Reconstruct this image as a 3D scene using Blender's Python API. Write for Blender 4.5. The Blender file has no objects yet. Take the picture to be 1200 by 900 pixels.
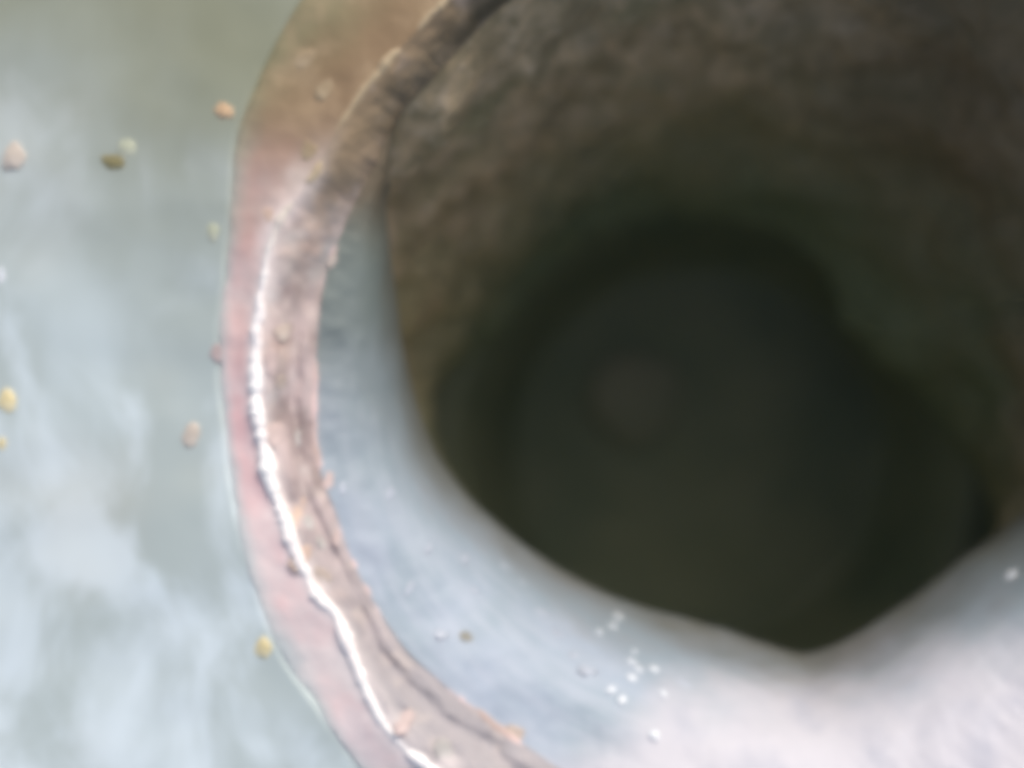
import bpy, bmesh, math, random
import numpy as np
from mathutils import Vector, noise
random.seed(7)
rng = np.random.default_rng(7)
R = math.radians

# ---------------------------------------------------------------- camera, light, exposure
# Scale: 1 photo pixel = 0.1 mm on the plane z = 0; the origin is the centre of the mouth.
S, H = 0.0001, 0.20                 # metres per pixel, camera height above z = 0
CX, CY = 860.0, 460.0               # centre of the mouth in the photograph
OX, OY = (600 - CX) * S, (CY - 450) * S

sc = bpy.context.scene
cam = bpy.data.cameras.new('camera')
cam.sensor_width = 36
cam.lens = 36 * H / (1200 * S)
cam.clip_start, cam.clip_end = 0.005, 50
cam.dof.use_dof = True
cam.dof.focus_distance = H - 0.0015
cam.dof.aperture_fstop = 6.3
co = bpy.data.objects.new('camera', cam)
co.location = (OX, OY, H)
sc.collection.objects.link(co)
sc.camera = co

SUN_EL, SUN_AZ = 42, 66             # azimuth measured from +X (image right) towards +Y (image top)
w = bpy.data.worlds.new('World'); sc.world = w; w.use_nodes = True
nt = w.node_tree
sky = nt.nodes.new('ShaderNodeTexSky'); sky.sky_type = 'NISHITA'; sky.sun_disc = False
sky.sun_elevation = R(SUN_EL); sky.sun_rotation = R(90 - SUN_AZ)
sky.dust_density = 5.0; sky.ozone_density = 0.8
nt.links.new(sky.outputs[0], nt.nodes['Background'].inputs[0])
nt.nodes['Background'].inputs[1].default_value = 0.10
sl = bpy.data.lights.new('sun', 'SUN'); sl.energy = 1.5; sl.angle = R(14); sl.color = (1, 0.95, 0.88)
so = bpy.data.objects.new('sun', sl); sc.collection.objects.link(so)
d = Vector((math.cos(R(SUN_AZ)) * math.cos(R(SUN_EL)), math.sin(R(SUN_AZ)) * math.cos(R(SUN_EL)), math.sin(R(SUN_EL))))
so.rotation_euler = d.to_track_quat('Z', 'Y').to_euler()
so.location = d * 2
sc.view_settings.view_transform = 'Standard'; sc.view_settings.look = 'None'
sc.view_settings.gamma = 1; sc.view_settings.use_curve_mapping = False
sc.view_settings.exposure = 0.47
sc.cycles.pixel_filter_type = 'BLACKMAN_HARRIS'; sc.cycles.filter_width = 9.0   # a soft lens

# ---------------------------------------------------------------- helpers
def lin(r, g, b):
    f = lambda c: ((c / 255) / 12.92 if c <= 10 else (((c / 255) + 0.055) / 1.055) ** 2.4)
    return (f(r), f(g), f(b), 1.0)

def at(px, py, z):
    """world point at height z seen at photo pixel (px, py)"""
    k = S * (H - z) / H
    return Vector((OX + (px - 600) * k, OY + (450 - py) * k, z))

NT = 1440
TH = np.arange(NT) * (360.0 / NT)

def curve(pts, smooth=1.6):
    """closed outline through photo points: radius about the mouth centre for each angle"""
    a = np.degrees(np.arctan2([p[1] - CY for p in pts], [p[0] - CX for p in pts])) % 360
    r = np.hypot([p[0] - CX for p in pts], [p[1] - CY for p in pts])
    o = np.argsort(a); a, r = a[o], r[o]
    v = np.interp(TH, np.r_[a - 360, a, a + 360], np.r_[r, r, r])
    n = int(4 * smooth / 0.25); k = np.exp(-0.5 * (np.arange(-n, n + 1) * 0.25 / smooth) ** 2); k /= k.sum()
    return np.convolve(np.r_[v[-n:], v, v[:n]], k, 'valid')

def angle_table(tab):
    a = np.array([t[0] for t in tab], float); v = np.array([t[1] for t in tab], float)
    return np.interp(TH, np.r_[a - 360, a, a + 360], np.r_[v, v, v])

def fbm(x, y, z, sc_, oct_=4):
    return noise.fractal(Vector((x * sc_, y * sc_, z * sc_)), 0.9, 2.1, oct_)

def link(name, verts, faces, mat, parent=None, smooth=True):
    me = bpy.data.meshes.new(name)
    me.from_pydata([tuple(v) for v in verts], [], faces)
    me.update()
    if smooth:
        me.polygons.foreach_set('use_smooth', [True] * len(me.polygons))
    me.materials.append(mat)
    o = bpy.data.objects.new(name, me)
    sc.collection.objects.link(o)
    if parent: o.parent = parent
    return o

def ring_grid(rows):
    """faces of a closed ring grid with `rows` rows of NT vertices"""
    f = []
    for j in range(rows - 1):
        for i in range(NT):
            k = (i + 1) % NT
            f.append((j * NT + i, (j + 1) * NT + i, (j + 1) * NT + k, j * NT + k))
    return f

COS, SIN = np.cos(np.radians(TH)), np.sin(np.radians(TH))

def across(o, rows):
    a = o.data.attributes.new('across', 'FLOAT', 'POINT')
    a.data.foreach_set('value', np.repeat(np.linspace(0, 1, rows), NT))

def loft(name, ra, za, rb, zb, rows, mat, parent, profile=lambda t: t, disp=None, zp=lambda t: t):
    verts = []
    for j in range(rows):
        t = j / (rows - 1)
        r = ra + (rb - ra) * profile(t); z = za + (zb - za) * zp(t)
        for i in range(NT):
            p = at(CX + r[i] * COS[i], CY + r[i] * SIN[i], z[i])
            if disp: p = disp(p, TH[i], t)
            verts.append(p)
    return link(name, verts, ring_grid(rows), mat, parent)

# ---------------------------------------------------------------- materials
def material(name): 
    m = bpy.data.materials.new(name); m.use_nodes = True
    return m, m.node_tree, m.node_tree.nodes['Principled BSDF']

class NG:
    """small wrapper that chains procedural nodes"""
    def __init__(s, t):
        s.t = t
        s.co = t.nodes.new('ShaderNodeTexCoord').outputs['Object']
    def _in(s, sock, v):
        if isinstance(v, bpy.types.NodeSocket): s.t.links.new(v, sock)
        else: sock.default_value = v
    def scale(s, v, loc=(0, 0, 0), rot=(0, 0, 0)):
        n = s.t.nodes.new('ShaderNodeMapping'); s.t.links.new(s.co, n.inputs[0])
        n.inputs['Scale'].default_value = v; n.inputs['Location'].default_value = loc; n.inputs['Rotation'].default_value = rot
        return n.outputs[0]
    def noise(s, sc_, detail=4, rough=0.55, vec=None, dist=0.0):
        n = s.t.nodes.new('ShaderNodeTexNoise'); s.t.links.new(vec or s.co, n.inputs['Vector'])
        n.inputs['Scale'].default_value = sc_; n.inputs['Detail'].default_value = detail
        n.inputs['Roughness'].default_value = rough; n.inputs['Distortion'].default_value = dist
        return n.outputs[0]
    def rng(s, v, a, b, c=0.0, d=1.0, smooth=True):
        n = s.t.nodes.new('ShaderNodeMapRange'); s.t.links.new(v, n.inputs[0])
        if smooth: n.interpolation_type = 'SMOOTHSTEP'
        for i, x in enumerate((a, b, c, d)): n.inputs[i + 1].default_value = x
        return n.outputs[0]
    def mix(s, f, a, b, mode='MIX'):
        n = s.t.nodes.new('ShaderNodeMix'); n.data_type = 'RGBA'; n.blend_type = mode
        s._in(n.inputs[0], f); s._in(n.inputs[6], a); s._in(n.inputs[7], b)
        return n.outputs[2]
    def math(s, op, a, b=0.0):
        n = s.t.nodes.new('ShaderNodeMath'); n.operation = op
        s._in(n.inputs[0], a); s._in(n.inputs[1], b)
        return n.outputs[0]
    def xyz(s):
        n = s.t.nodes.new('ShaderNodeSeparateXYZ'); s.t.links.new(s.co, n.inputs[0])
        return n.outputs
    def along(s, dx, dy):
        x = s.xyz()
        return s.math('ADD', s.math('MULTIPLY', x[0], dx), s.math('MULTIPLY', x[1], dy))
    def bump(s, b, h, strength, dist=0.001):
        n = s.t.nodes.new('ShaderNodeBump'); n.inputs['Strength'].default_value = strength
        n.inputs['Distance'].default_value = dist
        s.t.links.new(h, n.inputs['Height']); s.t.links.new(n.outputs[0], b.inputs['Normal'])
    def attr(s, name):
        n = s.t.nodes.new('ShaderNodeAttribute'); n.attribute_name = name
        return n.outputs['Fac']
    def film(s, lo, hi, wob=0.02, kx=0.25):
        """brownish tint with the light gradient painted in, darker towards the upper edge"""
        v = s.math('ADD', s.along(kx, 1.0), s.math('MULTIPLY', s.math('SUBTRACT', s.noise(45, 3), 0.5), wob * 2))
        return s.rng(v, lo, hi)

def mat_plate():
    m, t, b = material('pale_plate'); g = NG(t)
    big = g.rng(g.noise(26, 3, 0.5, g.scale((1.15, 0.85, 1), rot=(0, 0, 0.35)), 0.9), 0.36, 0.66)
    med = g.rng(g.noise(58, 4, 0.55, g.scale((1.1, 0.75, 1), rot=(0, 0, -0.5)), 0.4), 0.44, 0.68)
    c = g.mix(big, lin(178, 191, 190), lin(195, 209, 212))
    c = g.mix(g.math('MULTIPLY', med, 0.75), c, lin(224, 238, 246))
    warm = g.rng(g.noise(38, 2, 0.5, g.scale((1, 1, 1), (0.3, 0.1, 0))), 0.5, 0.75)
    c = g.mix(g.math('MULTIPLY', warm, 0.3), c, lin(196, 196, 184))
    f = g.film(-0.032, 0.020, 0.014, 0.45)
    c = g.mix(g.math('MULTIPLY', f, 0.85), c, lin(128, 130, 102))  # upper plate darkened: olive tint together with a painted light gradient
    t.links.new(c, b.inputs['Base Color']); b.inputs['Roughness'].default_value = 0.55
    g.bump(b, g.noise(140, 4, 0.5), 0.15, 0.0008)
    return m

def mat_band():
    m, t, b = material('pink_band'); g = NG(t)
    n = g.rng(g.noise(130, 4, 0.55, None, 0.5), 0.36, 0.66)
    c = g.mix(n, lin(238, 196, 196), lin(248, 222, 220))
    c = g.mix(g.math('MULTIPLY', g.rng(g.noise(60, 3), 0.5, 0.7), 0.7), c, lin(214, 210, 214))
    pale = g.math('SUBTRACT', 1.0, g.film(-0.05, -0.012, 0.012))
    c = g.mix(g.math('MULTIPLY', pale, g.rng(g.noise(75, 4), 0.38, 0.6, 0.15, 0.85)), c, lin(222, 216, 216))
    f = g.film(-0.018, 0.024, 0.014)
    c = g.mix(f, c, lin(143, 120, 96))
    c = g.mix(g.math('MULTIPLY', g.film(0.012, 0.045, 0.014), 0.8), c, lin(128, 108, 76))
    ac = g.attr('across')
    fray = g.math('ADD', ac, g.math('MULTIPLY', g.math('SUBTRACT', g.noise(120, 4), 0.5), 0.7))
    up = g.film(-0.02, 0.03, 0.014)
    edge = g.mix(up, lin(190, 200, 202), lin(134, 132, 104))
    c = g.mix(g.rng(fray, 0.40, -0.06, 0, 0.95), c, edge)                       # thin, frayed outer margin
    c = g.mix(g.math('MULTIPLY', g.rng(fray, 0.8, 0.1), g.film(0.01, 0.042, 0.012)), c, lin(132, 126, 96))
    crest_glow = g.math('ADD', ac, g.math('MULTIPLY', g.math('SUBTRACT', g.noise(190, 4), 0.5), 0.5))
    c = g.mix(g.math('MULTIPLY', g.rng(crest_glow, 0.55, 1.05, 0, 0.8), g.math('SUBTRACT', 1.0, g.film(0.0, 0.025, 0.01))), c, lin(244, 236, 234))  # painted glow: band whitens towards the crest
    mot = g.rng(g.noise(170, 4, 0.6), 0.45, 0.7)
    c = g.mix(g.math('MULTIPLY', g.math('MULTIPLY', mot, 0.5), g.film(-0.005, 0.034, 0.014)), c, lin(176, 154, 124))
    t.links.new(c, b.inputs['Base Color']); b.inputs['Roughness'].default_value = 0.7
    g.bump(b, g.noise(260, 5, 0.6), 0.35, 0.0008)
    return m

def mat_inner():
    m, t, b = material('mottled_slope'); g = NG(t)
    n = g.rng(g.noise(150, 5, 0.6, None, 0.6), 0.36, 0.66)
    c = g.mix(n, lin(148, 134, 133), lin(196, 180, 179))
    c = g.mix(g.math('MULTIPLY', g.rng(g.noise(95, 3, 0.5, g.scale((1, 1, 1), (0.2, 0, 0))), 0.52, 0.7), 0.7), c, lin(186, 192, 194))
    c = g.mix(g.math('MULTIPLY', g.rng(g.noise(110, 3, 0.5, g.scale((1, 1, 1), (0, 0.3, 0))), 0.56, 0.7), 0.6), c, lin(208, 178, 162))
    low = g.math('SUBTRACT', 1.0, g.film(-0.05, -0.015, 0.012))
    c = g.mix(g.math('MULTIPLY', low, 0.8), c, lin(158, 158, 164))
    c = g.mix(g.film(-0.006, 0.022, 0.016), c, lin(142, 125, 102))
    ac = g.attr('across')
    crest_glow = g.math('ADD', ac, g.math('MULTIPLY', g.math('SUBTRACT', g.noise(190, 4), 0.5), 0.4))
    c = g.mix(g.math('MULTIPLY', g.rng(crest_glow, 0.4, -0.02, 0, 0.75), g.math('SUBTRACT', 1.0, g.film(0.0, 0.025, 0.01))), c, lin(240, 230, 228))  # the crest's glow painted onto the top of the slope
    crust = g.mix(g.rng(g.noise(130, 5, 0.6), 0.38, 0.66), lin(100, 92, 74), lin(176, 157, 130))
    c = g.mix(g.math('MULTIPLY', g.rng(g.noise(240, 4, 0.6), 0.5, 0.68), 0.45), c, lin(206, 194, 188))
    deep = g.math('ADD', ac, g.math('MULTIPLY', g.math('SUBTRACT', g.noise(90, 4), 0.5), 0.9))
    c = g.mix(g.math('MULTIPLY', g.rng(deep, 0.1, 0.9), g.film(0.008, 0.036, 0.016)), c, crust)
    t.links.new(c, b.inputs['Base Color']); b.inputs['Roughness'].default_value = 0.85; b.inputs['Specular IOR Level'].default_value = 0.25
    g.bump(b, g.noise(160, 3, 0.5), 0.3, 0.001)
    return m

def mat_crest():
    m, t, b = material('glint_crest'); g = NG(t)
    n = g.rng(g.noise(170, 3), 0.35, 0.6)
    c = g.mix(n, lin(250, 244, 243), lin(255, 254, 253))  # near-white base carries the painted glint of the rim edge
    c = g.mix(g.math('MULTIPLY', g.film(-0.004, 0.016, 0.006), 1.0), c, lin(184, 166, 135))
    t.links.new(c, b.inputs['Base Color']); b.inputs['Roughness'].default_value = 0.22
    b.inputs['Coat Weight'].default_value = 0.6; b.inputs['Coat Roughness'].default_value = 0.12
    g.bump(b, g.noise(420, 3), 0.2, 0.0006)
    return m

def mat_lip():
    m, t, b = material('pink_lip'); g = NG(t)
    n = g.rng(g.noise(190, 4), 0.36, 0.64)
    c = g.mix(n, lin(178, 158, 150), lin(220, 196, 194))
    c = g.mix(g.film(0.004, 0.036, 0.012), c, lin(112, 98, 78))
    t.links.new(c, b.inputs['Base Color']); b.inputs['Roughness'].default_value = 0.5
    g.bump(b, g.noise(300, 3), 0.3, 0.0006)
    return m

def mat_collar():
    m, t, b = material('pale_bore'); g = NG(t)
    # drawn lines run round the bore: noise in (radius, angle, depth) stretched along the angle
    x = g.xyz()
    rad = g.math('SQRT', g.math('ADD', g.math('MULTIPLY', x[0], x[0]), g.math('MULTIPLY', x[1], x[1])))
    ang = g.math('ARCTAN2', x[1], x[0])
    cmb = t.nodes.new('ShaderNodeCombineXYZ')
    t.links.new(g.math('MULTIPLY', rad, 900.0), cmb.inputs[0]); t.links.new(g.math('MULTIPLY', ang, 5.0), cmb.inputs[1])
    t.links.new(g.math('MULTIPLY', x[2], 420.0), cmb.inputs[2])
    st = g.noise(1.0, 4, 0.6, cmb.outputs[0])
    streak = g.rng(st, 0.38, 0.66)
    big = g.rng(g.noise(48, 3, 0.5, None, 0.5), 0.38, 0.66)
    c = g.mix(big, lin(142, 158, 171), lin(160, 173, 190))
    c = g.mix(g.math('MULTIPLY', streak, 0.35), c, lin(178, 186, 200))
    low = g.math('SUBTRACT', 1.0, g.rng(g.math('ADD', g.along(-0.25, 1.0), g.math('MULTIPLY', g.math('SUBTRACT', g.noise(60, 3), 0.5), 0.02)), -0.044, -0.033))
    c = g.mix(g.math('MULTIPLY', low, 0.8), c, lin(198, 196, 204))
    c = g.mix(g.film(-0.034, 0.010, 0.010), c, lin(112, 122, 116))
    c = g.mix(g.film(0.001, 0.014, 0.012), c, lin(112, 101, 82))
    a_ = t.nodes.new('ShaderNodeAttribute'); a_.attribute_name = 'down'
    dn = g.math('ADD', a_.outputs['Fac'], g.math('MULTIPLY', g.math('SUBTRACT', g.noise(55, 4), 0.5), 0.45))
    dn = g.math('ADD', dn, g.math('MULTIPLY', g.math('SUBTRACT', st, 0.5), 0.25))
    c = g.mix(g.math('MULTIPLY', g.rng(dn, 0.62, 1.1), 0.92), c, lin(96, 96, 86))  # shade painted in as a fade to the collar's dark edge
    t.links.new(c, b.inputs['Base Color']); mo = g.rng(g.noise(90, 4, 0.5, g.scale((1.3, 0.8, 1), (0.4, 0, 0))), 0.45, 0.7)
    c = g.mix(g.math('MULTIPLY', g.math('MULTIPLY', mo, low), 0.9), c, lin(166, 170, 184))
    t.links.new(c, b.inputs['Base Color']); b.inputs['Roughness'].default_value = 0.62
    g.bump(b, st, 0.02, 0.0004)
    return m

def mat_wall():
    m, t, b = material('brown_shaded_wall'); g = NG(t)
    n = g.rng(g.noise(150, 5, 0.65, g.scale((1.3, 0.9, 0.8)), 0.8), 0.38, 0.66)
    c = g.mix(n, lin(160, 145, 112), lin(220, 194, 154))  # brown wall tone, split from the collar along the bore's shadow edge
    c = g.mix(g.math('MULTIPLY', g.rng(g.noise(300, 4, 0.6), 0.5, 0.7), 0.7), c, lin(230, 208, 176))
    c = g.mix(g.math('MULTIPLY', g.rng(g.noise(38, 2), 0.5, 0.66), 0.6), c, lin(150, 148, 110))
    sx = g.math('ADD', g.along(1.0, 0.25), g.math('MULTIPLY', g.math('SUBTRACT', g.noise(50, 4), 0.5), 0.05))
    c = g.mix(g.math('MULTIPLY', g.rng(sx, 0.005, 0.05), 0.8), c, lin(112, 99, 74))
    depth_tone = g.math('ADD', g.xyz()[2], g.math('MULTIPLY', g.math('SUBTRACT', g.noise(38, 4), 0.5), 0.07))
    c = g.mix(g.rng(depth_tone, -0.034, -0.088), c, lin(120, 132, 104))  # wall colour blends darker towards the floor tone with depth
    t.links.new(c, b.inputs['Base Color']); b.inputs['Roughness'].default_value = 0.75
    g.bump(b, g.noise(150, 5, 0.6), 0.6, 0.002)
    return m

def mat_floor():
    m, t, b = material('dark_depth'); g = NG(t)
    n = g.rng(g.noise(40, 4), 0.35, 0.65)
    c = g.mix(n, lin(94, 107, 87), lin(111, 119, 96))
    t.links.new(c, b.inputs['Base Color']); b.inputs['Roughness'].default_value = 0.7
    g.bump(b, g.noise(120, 4), 0.4, 0.002)
    return m

def mat_simple(name, c1, c2, rough=0.5, sc_=300):
    m, t, b = material(name); g = NG(t)
    c = g.mix(g.rng(g.noise(sc_, 3), 0.38, 0.62), lin(*c1), lin(*c2))
    t.links.new(c, b.inputs['Base Color']); b.inputs['Roughness'].default_value = rough
    return m

# ---------------------------------------------------------------- outlines read off the photograph
C_O = curve([(255, 410), (262, 330), (270, 250), (275, 165), (306, 80), (352, 0), (430, -90), (600, -180), (860, -270), (1220, -220), (1520, 0),
             (1560, 460), (1520, 860), (1250, 1080), (860, 1150), (600, 1068), (470, 960), (415, 893), (372, 828), (330, 772), (300, 690), (276, 600), (264, 510)], 1.2)
C_R = curve([(540, -18), (500, 24), (470, 56), (440, 88), (415, 122), (396, 150), (372, 200), (350, 230), (326, 258), (317, 285), (311, 320), (306, 350),
             (301, 390), (298, 430), (301, 480), (308, 520), (318, 560), (327, 590), (342, 635), (356, 668), (372, 700), (396, 722), (404, 745), (418, 780),
             (434, 818), (447, 846), (476, 880), (520, 910), (600, 965), (720, 1015), (860, 1030), (1130, 1010), (1370, 840), (1440, 460), (1400, 10), (1140, -160), (860, -175), (680, -110)], 0.9)
C_I = curve([(620, -20), (540, 52), (480, 120), (440, 190), (424, 225), (400, 275), (384, 310), (377, 350), (372, 400), (370, 450), (370, 520), (378, 560), (394, 600),
             (410, 650), (438, 705), (475, 760), (512, 795), (560, 832), (625, 880), (700, 925), (860, 975), (1090, 965), (1330, 800), (1390, 460), (1340, 60), (1110, -100), (860, -120), (730, -80)], 1.0)
C_D = curve([(452, 222), (458, 290), (466, 350), (478, 430), (490, 480), (510, 530), (540, 572), (590, 620), (640, 657), (690, 686), (740, 708), (800, 724), (850, 738),
             (900, 756), (945, 770), (990, 752), (1040, 720), (1090, 685), (1130, 652), (1200, 600), (1290, 520), (1340, 440), (1230, 150), (1080, 10), (860, -35), (730, -20), (630, 20), (550, 85), (490, 160)], 1.2)
rag = np.array([6 * noise.fractal(Vector((math.cos(R(a)) * 12, math.sin(R(a)) * 12, 7.7)), 0.9, 2.1, 4) for a in TH]) * np.clip((TH - 200) / 14, 0, 1) * np.clip((345 - TH) / 10, 0, 1)
C_I = C_I + rag
C_D = np.where((TH > 214) & (TH < 345), C_I - 3, np.minimum(C_D, C_I - 3))
C_D = np.convolve(np.r_[C_D[-12:], C_D, C_D[:12]], np.ones(25) / 25, 'valid')
C_F = curve([(590, 450), (610, 380), (660, 310), (730, 258), (800, 240), (900, 275), (985, 350), (1030, 440), (1040, 560), (960, 800), (860, 830), (760, 790), (650, 700), (600, 580)], 5)

def plate_z(x, y):
    # a shallow trough: the upper part leans away from the light, the lower part towards it
    dist = max(0.0, math.hypot(x, y) - 0.058)
    zz = -0.0011 - 0.28 * dist + 0.14 * (math.sqrt((y + 0.005) ** 2 + 0.03 ** 2) - 0.03)
    return zz + 0.0006 * fbm(x, y, 1.0, 40, 3)

Z_O = np.array([plate_z((r * c) * S, -(r * s) * S) for r, c, s in zip(C_O, COS, SIN)])
TILT = np.array([0.14 * (math.sqrt((-(r * s) * S + 0.005) ** 2 + 0.03 ** 2) - 0.03) for r, s in zip(C_R, SIN)])
Z_R = TILT + 0.0
Z_I = Z_R - angle_table([(0, 0.005), (90, 0.004), (140, 0.0035), (200, 0.0035), (222, 0.0045), (240, 0.007), (300, 0.009)])
Z_D = Z_I - angle_table([(0, 0.030), (40, 0.034), (70, 0.034), (100, 0.032), (140, 0.028), (180, 0.022), (205, 0.010), (214, 0.002), (226, 0.0003), (330, 0.0003), (345, 0.01)])
C_F = np.where((TH > 15) & (TH < 185), np.maximum(C_F, C_D * 1.12), C_F)
for _ in range(2): C_F = np.convolve(np.r_[C_F[-70:], C_F, C_F[:70]], np.ones(141) / 141, 'valid')
Z_F = np.full(NT, -0.090)

# ---------------------------------------------------------------- the mouth and its parts
root = bpy.data.objects.new('pipe_mouth', None); sc.collection.objects.link(root)
root.empty_display_size = 0.02
root['label'] = 'pale blue-grey plate with a pink-rimmed round hole sinking into darkness'
root['category'] = 'pipe opening'

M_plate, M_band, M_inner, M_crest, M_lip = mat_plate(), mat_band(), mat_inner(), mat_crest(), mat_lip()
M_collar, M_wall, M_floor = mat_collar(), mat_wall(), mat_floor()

# face plate: from the foot of the rim out to well beyond the frame
verts = []
outs = np.r_[-16, -8, 0, np.cumsum(np.geomspace(6, 190, 34))]
for e in outs:
    for i in range(NT):
        r = C_O[i] + e * (1 + 0.0)
        p = at(CX + r * COS[i], CY + r * SIN[i], Z_O[i])
        z = plate_z(p.x, p.y) + min(0.0, e) * 0.00012      # the sheet dips under the foot of the rim
        verts.append(at(CX + r * COS[i], CY + r * SIN[i], z))
link('face_plate', verts, [tuple(reversed(f)) for f in ring_grid(len(outs))], M_plate, root)

def lump(p, amp, scale, oct_=4):
    return Vector((0, 0, amp * fbm(p.x, p.y, p.z, scale, oct_)))

jag = np.array([7 * noise.fractal(Vector((c * 7, s * 7, 3.3)), 1.1, 2.2, 3) + 2.0 * noise.noise(Vector((c * 26, s * 26, 1.3))) for c, s in zip(COS, SIN)])
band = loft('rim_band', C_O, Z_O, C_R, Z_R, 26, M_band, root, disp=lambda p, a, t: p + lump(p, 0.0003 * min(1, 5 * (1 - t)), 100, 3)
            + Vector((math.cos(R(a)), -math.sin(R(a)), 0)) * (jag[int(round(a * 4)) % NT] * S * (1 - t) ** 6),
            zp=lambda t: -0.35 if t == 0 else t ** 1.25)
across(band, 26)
def slope_disp(p, a, t):
    c, s = math.cos(R(a)), math.sin(R(a)); k = min(1, 5 * t, 5 * (1 - t))
    n = noise.fractal(Vector((c * 9, s * 9, t * 2.6)), 1.0, 2.1, 3)
    g = math.exp(-((t - 0.62 - 0.12 * noise.noise(Vector((c * 6, s * 6, 4)))) / 0.13) ** 2)
    top = max(0.0, min(1.0, (p.y - 0.0) / 0.02))
    n = n * (1 - top) + top * fbm(p.x, p.y, p.z, 130, 4); g *= 1 - top
    return p + Vector((0, 0, k * (0.0007 * n - 0.0011 * g + 0.0003 * fbm(p.x, p.y, 0, 120, 2))))
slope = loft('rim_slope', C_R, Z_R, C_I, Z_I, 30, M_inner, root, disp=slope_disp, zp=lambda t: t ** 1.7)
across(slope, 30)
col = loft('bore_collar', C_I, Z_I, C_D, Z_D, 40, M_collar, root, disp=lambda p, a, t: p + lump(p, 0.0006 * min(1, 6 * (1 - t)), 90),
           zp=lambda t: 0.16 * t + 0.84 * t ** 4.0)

# attribute: how far down the collar each vertex lies, for the shade painted along its lower edge
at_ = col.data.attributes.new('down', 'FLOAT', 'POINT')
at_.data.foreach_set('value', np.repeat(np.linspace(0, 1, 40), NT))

# wall: turns under the collar edge, then runs back to the floor
def wall_disp(p, a, t):
    k = min(1, 5 * t)
    n = fbm(p.x, p.y, p.z, 60, 5)
    rad = Vector((p.x, p.y, 0)).normalized()
    u = max(0.0, min(1.0, (a - 30) / 30, (222 - a) / 25)) if a < 230 else 0.0
    cut = u * 0.014 * min(1, t / 0.06) * max(0.0, 1 - t / 0.75)
    return p + rad * (0.0048 * n * k * 0.7 + cut)
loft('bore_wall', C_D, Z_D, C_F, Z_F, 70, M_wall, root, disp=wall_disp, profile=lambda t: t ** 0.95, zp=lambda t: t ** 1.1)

# floor
PIT = at(835, 535, -0.0885); PIT_R = 292 * S * (H + 0.0885) / H
verts, faces = [], []
rows = 60
for j in range(rows):
    t = 1 - j / rows
    for i in range(NT):
        r = (C_F[i] + 60) * t
        p = at(CX + r * COS[i], CY + r * SIN[i], -0.0885)
        q = math.hypot(p.x - PIT.x, p.y - PIT.y) / PIT_R                # a round dip added to darken the floor's core
        dip = min(1.0, max(0.0, (1.06 - q) / 0.3)); dip = dip * dip * (3 - 2 * dip)
        p.z += min(1, 3 * t) * 0.0016 * fbm(p.x, p.y, 0, 25, 4) - 0.022 * dip
        verts.append(p)
faces = ring_grid(rows)
verts.append(at(CX, CY, -0.1105)); faces += [((rows - 1) * NT + i, len(verts) - 1, (rows - 1) * NT + (i + 1) % NT) for i in range(NT)]
link('bore_floor', verts, faces, M_floor, root)

# added disc, painted paler than the floor to stand in for a faint reflection
bm = bmesh.new()
cpl = at(746, 466, -0.1092); rp = 56 * S * (H + 0.1085) / H
prof = [(1.0, -0.006), (1.0, -0.0012), (0.985, -0.0006), (0.93, -0.0003), (0.6, -0.0001), (0.0, 0.0)]
ringsv = []
for rr, zz in prof[:-1]:
    ringsv.append([bm.verts.new((cpl.x + rp * rr * (1 + 0.03 * math.sin(3 * a) ) * math.cos(a), cpl.y + rp * rr * (1 + 0.03 * math.sin(3 * a)) * math.sin(a), cpl.z + zz)) for a in [i * math.pi / 32 for i in range(64)]])
cv = bm.verts.new((cpl.x, cpl.y, cpl.z))
for j in range(len(ringsv) - 1):
    for i in range(64): bm.faces.new((ringsv[j][i], ringsv[j][(i + 1) % 64], ringsv[j + 1][(i + 1) % 64], ringsv[j + 1][i]))
for i in range(64): bm.faces.new((ringsv[-1][i], ringsv[-1][(i + 1) % 64], cv))
me = bpy.data.meshes.new('reflection_disc'); bm.to_mesh(me); bm.free(); me.polygons.foreach_set('use_smooth', [True] * len(me.polygons))
me.materials.append(mat_simple('faint_reflection', (111, 117, 97), (120, 123, 103), 0.7, 90))
faint_reflection = bpy.data.objects.new('reflection_disc', me); sc.collection.objects.link(faint_reflection); faint_reflection.parent = root

# ---------------------------------------------------------------- crest and lip: ragged raised beads along the rim
def bead(name, a0, a1, rc, zc, width, mat, parent, lift=0.6, seed=0.0, taper=4.0, wob=0.35, side=3.0):
    n = max(8, int((a1 - a0) * 4)); NS = 9
    verts = []
    for i in range(n + 1):
        a = a0 + (a1 - a0) * i / n
        r = np.interp(a % 360, np.r_[TH, 360], np.r_[rc, rc[0]]); z = np.interp(a % 360, np.r_[TH, 360], np.r_[zc, zc[0]])
        wv = width(a) if callable(width) else width
        e = min(1, (a - a0) / taper, (a1 - a) / taper); e = math.sqrt(max(0.0, e)) * 0.96 + 0.04
        c, s = math.cos(R(a)), math.sin(R(a))
        nn = noise.fractal(Vector((c * 16 + seed, s * 16, seed)), 1.0, 2.2, 3)
        n2 = noise.fractal(Vector((c * 20, s * 20 + seed, seed + 9)), 1.0, 2.2, 3)
        n3 = noise.fractal(Vector((c * 60 + seed, s * 60, seed + 3)), 1.0, 2.2, 2)
        wv *= e * max(0.6, 1 + wob * 1.9 * nn + wob * 0.8 * n3)
        r += side * n2
        for k in range(NS):
            f = math.pi * (k / (NS - 1))
            rr = r + wv * math.cos(f)
            zz = z - 0.00015 + lift * wv * S * math.sin(f) * (1 + 0.3 * n2)
            verts.append(at(CX + rr * c, CY + rr * s, zz))
    faces = [(i * NS + k, i * NS + k + 1, (i + 1) * NS + k + 1, (i + 1) * NS + k) for i in range(n) for k in range(NS - 1)]
    return link(name, verts, faces, mat, parent)

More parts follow.
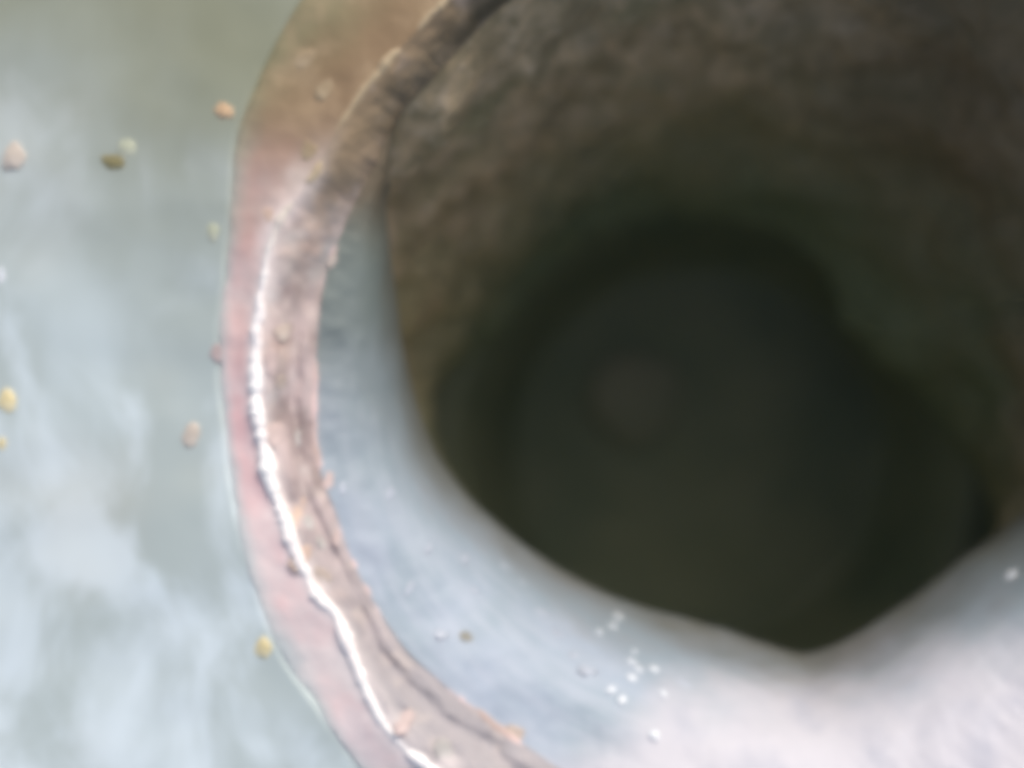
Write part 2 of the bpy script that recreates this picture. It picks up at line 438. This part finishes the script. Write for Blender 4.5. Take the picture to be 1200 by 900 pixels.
cw = lambda a: float(np.interp(a, [60, 130, 137, 144, 150, 158, 166, 175, 186, 196, 203, 207], [6.5, 6.5, 6, 7, 6, 6.5, 7, 8, 7, 5.5, 4.5, 4]))
bead('crest', 60, 157.5, C_R, Z_R, cw, M_crest, band, 0.75, 1.0, 2.5)
bead('crest', 155.5, 204.6, C_R, Z_R, cw, M_crest, band, 0.75, 5.0, 2.5)
bead('crest', 206.0, 209.5, C_R, Z_R, 6.5, M_crest, band, 0.75, 7.0, 1.5)
bead('crest', 213, 226.5, C_R, Z_R, lambda a: 5.0, M_crest, band, 0.75, 9.0, 3)
bead('crest', 228, 236, C_R, Z_R, 4.0, M_crest, band, 0.6, 3.0, 3)
lipw = lambda a: float(np.interp(a, [90, 120, 140, 160, 180, 200, 212], [7, 7, 6, 6, 6, 5, 4]))
bead('inner_lip', 118, 166, C_I + 4, Z_I, lipw, M_lip, slope, 0.5, 21.0, 5, 0.18, 3)
bead('inner_lip', 167, 186, C_I + 3, Z_I, lipw, M_lip, slope, 0.6, 24.0, 3, 0.18, 3)
bead('inner_lip', 188, 205, C_I + 4, Z_I, lipw, M_lip, slope, 0.6, 27.0, 3, 0.18, 3)

# ---------------------------------------------------------------- lumps: flakes on the rim, grains on the surfaces
from mathutils.bvhtree import BVHTree
dg = bpy.context.evaluated_depsgraph_get(); dg.update()
TREES = [BVHTree.FromObject(o, dg) for o in root.children]
CAMP = Vector((OX, OY, H))

def surface(px, py):
    dirn = (at(px, py, -0.05) - CAMP).normalized()
    best = None
    for tr in TREES:
        loc, nor, idx, dist = tr.ray_cast(CAMP, dirn)
        if loc and (best is None or dist < best[2]): best = (loc, nor if nor.z > 0 else -nor, dist)
    return best

def blob(name, px, py, rx, ry, rot, mat, parent=None, high=0.6, sub=3, rough=0.3, seed=None, sink=0.35, flat=False):
    """irregular rounded lump lying on the surface seen at a photo pixel; radii in photo pixels"""
    loc, nor, dist = surface(px, py)
    k = S * (H - loc.z) / H
    seed = random.uniform(0, 90) if seed is None else seed
    bm = bmesh.new(); bmesh.ops.create_icosphere(bm, subdivisions=sub, radius=1)
    q = Vector((0, 0, 1)).rotation_difference(nor)
    for v in bm.verts:
        f = 1 + rough * noise.fractal(v.co * 0.9 + Vector((seed, 0, 0)), 0.9, 2.1, 3)
        c = v.co * f
        x, y = c.x * rx * k, c.y * ry * k
        cr, sr = math.cos(R(rot)), math.sin(R(rot))
        if flat: c.z = max(-0.2, c.z) * max(0.0, 1 - 0.45 * (c.x * c.x + c.y * c.y))
        v.co = Vector((x * cr + y * sr, -x * sr + y * cr, c.z * min(rx, ry) * k * high))
        v.co.rotate(q)
    me = bpy.data.meshes.new(name); bm.to_mesh(me); bm.free()
    me.polygons.foreach_set('use_smooth', [True] * len(me.polygons)); me.materials.append(mat)
    o = bpy.data.objects.new(name, me); sc.collection.objects.link(o)
    o.location = loc + nor * (min(rx, ry) * k * high * sink)
    if parent: o.parent = parent
    return o

F_cream = mat_simple('cream_flake', (180, 166, 156), (194, 182, 173))
F_pink = mat_simple('pink_flake', (188, 170, 167), (204, 186, 183))
F_orange = mat_simple('orange_flake', (196, 172, 157), (210, 188, 172))
F_grey = mat_simple('grey_flake', (170, 168, 166), (196, 194, 192))
F_dark = mat_simple('brown_flake', (120, 108, 96), (146, 132, 118))
F_tan = mat_simple('tan_flake', (158, 140, 112), (176, 158, 130))
flakes = [
    (331, 388, 8, 9, 10, F_cream), (318, 424, 5, 12, 0, F_pink), (330, 448, 7, 6, 40, F_cream), (322, 512, 8, 12, 10, F_pink), (348, 515, 4, 9, 15, F_grey),
    (390, 300, 6, 12, 25, F_cream), (255, 414, 9, 8, 0, F_pink), (316, 253, 8, 6, 60, F_orange),
    (350, 600, 5, 15, 20, F_orange), (352, 655, 7, 14, 30, F_orange), (372, 676, 11, 8, 30, F_cream), (376, 636, 6, 6, 0, F_grey), (395, 630, 5, 8, 10, F_pink),
    (362, 612, 5, 7, 0, F_grey), (384, 565, 5, 9, 10, F_pink), (472, 848, 8, 13, 30, F_pink),
    (356, 68, 15, 8, -25, F_tan), (380, 106, 6, 12, 30, F_tan), (362, 176, 8, 9, 0, F_tan),
    (600, 862, 14, 9, 20, F_cream), (520, 880, 12, 9, 50, F_grey),
    
]
for f in flakes:
    onband = math.hypot(f[0] - CX, f[1] - CY) > np.interp(math.degrees(math.atan2(f[1] - CY, f[0] - CX)) % 360, TH, C_R)
    f = (f[0], f[1], f[2] * 1.25, f[3] * 1.25) + f[4:]
    blob('flake', *f, parent=band if onband else slope, high=0.08, sub=3, rough=0.5, sink=0.0)

F_fleck = mat_simple('pale_fleck', (166, 175, 188), (182, 190, 204), 0.5)
for f in [(458, 578, 4, 9, 15), (401, 571, 4, 8, 5), (556, 692, 6, 4, 30), (592, 664, 8, 4, 40), (612, 682, 6, 3, 40), (503, 642, 4, 9, 30), (516, 744, 9, 7, 30),
          (672, 768, 7, 5, 0), (688, 786, 14, 8, 10), (632, 716, 12, 4, 30), (545, 655, 4, 10, 35), (800, 800, 12, 7, 20), (480, 690, 4, 10, 25), (652, 742, 9, 5, 30)]:
    blob('fleck', *f, F_fleck, parent=col, high=0.1, sub=2, rough=0.5, sink=0.0)

def thing(o, label, cat, group):
    o['label'] = label; o['category'] = cat; o['group'] = group
    return o

G_yellow = mat_simple('yellow_grain', (216, 203, 156), (230, 220, 182), 0.4)
G_olive = mat_simple('olive_grain', (128, 122, 86), (142, 136, 100), 0.6)
G_pale = mat_simple('pale_grain', (176, 182, 160), (192, 196, 178), 0.4)
G_pinkish = mat_simple('pinkish_grain', (196, 186, 174), (212, 202, 190), 0.4)
G_orange = mat_simple('orange_grain', (188, 160, 128), (204, 178, 146), 0.4)
G_white = mat_simple('white_grain', (216, 223, 230), (234, 238, 243), 0.25)
G_brown = mat_simple('brown_speck', (126, 126, 116), (144, 142, 132), 0.6)
grains = [
    (309, 760, 11, 12, 0, G_yellow, 'bright yellow grain at the outer foot of the pink rim', 'grain'),
    (133, 191, 15, 9, 5, G_olive, 'dark olive grain on the plate, touching a pale one', 'grain'),
    (148, 174, 11, 11, 0, G_pale, 'pale cream-green grain touching the dark olive grain', 'grain'),
    (16, 183, 14, 19, 10, G_pinkish, 'largest pinkish-cream grain near the left edge of the plate', 'grain'),
    (262, 130, 12, 11, 40, G_orange, 'orange grain beside the brown upper end of the rim', 'grain'),
    (249, 272, 8, 11, 0, G_pale, 'small pale grey grain close to the outside of the rim', 'grain'),
    (9, 469, 12, 13, 20, G_yellow, 'cream-yellow grain at the left edge of the plate, above a tiny one', 'grain'),
    (2, 520, 6, 7, 0, G_yellow, 'tiny yellowish grain below the cream-yellow grain at the left edge', 'grain'),
    (224, 510, 10, 14, 25, G_pinkish, 'pink-beige grain lying alone on the plate left of the bright crest', 'grain'),
    (1, 322, 5, 9, 0, G_white, 'white grain cut by the left edge of the plate', 'grain'),
    (547, 746, 9, 6, 25, G_brown, 'grey-brown speck on the pale inside of the bore', 'speck'),
    (1184, 674, 9, 8, 0, G_white, 'whitish grain high on the right side of the pale bore', 'grain'),
]
for px, py, rx, ry, rot, m, lab, cat in grains:
    thing(blob('speck' if cat == 'speck' else 'grain', px, py, rx, ry, rot, m, high=0.22, rough=0.4, sink=0.0, flat=True), lab, cat, 'grains scattered over the plate and bore')
beads = [
    (724, 723, 4, 7, -20, 'long white bead nearest the dark edge of the bore'),
    (718, 734, 5, 3.5, 0, 'flat white bead just below the long one at the dark edge'),
    (702, 741, 3.5, 3.5, 0, 'faint bluish bead left of the flat white bead'),
    (743, 764, 3.5, 3, 0, 'faint bead at the top of the middle bead cluster'),
    (740, 776, 5, 4, 30, 'white bead with a smeared tail in the middle bead cluster'),
    (748, 784, 3, 6, -25, 'slim tail-shaped bead in the middle of the bead cluster'),
    (766, 785, 6, 5, 0, 'bright round bead at the right of the middle bead cluster'),
    (740, 795, 6, 5, 15, 'bright bead lowest in the middle bead cluster'),
    (777, 813, 4, 5, 0, 'dim bead below and right of the middle bead cluster'),
    (767, 862, 7, 6, 30, 'large bright bead alone near the bottom of the bore'),
    (716, 809, 5, 5, 30, 'pale soft bead left of the lowest cluster bead, upper of two'),
    (729, 821, 5, 7, 20, 'pale soft bead left of the lowest cluster bead, lower of two'),
]
for px, py, rx, ry, rot, lab in beads:
    thing(blob('bead', px, py, rx, ry, rot, G_white, high=0.6), lab, 'bead', 'white beads clinging inside the bore')
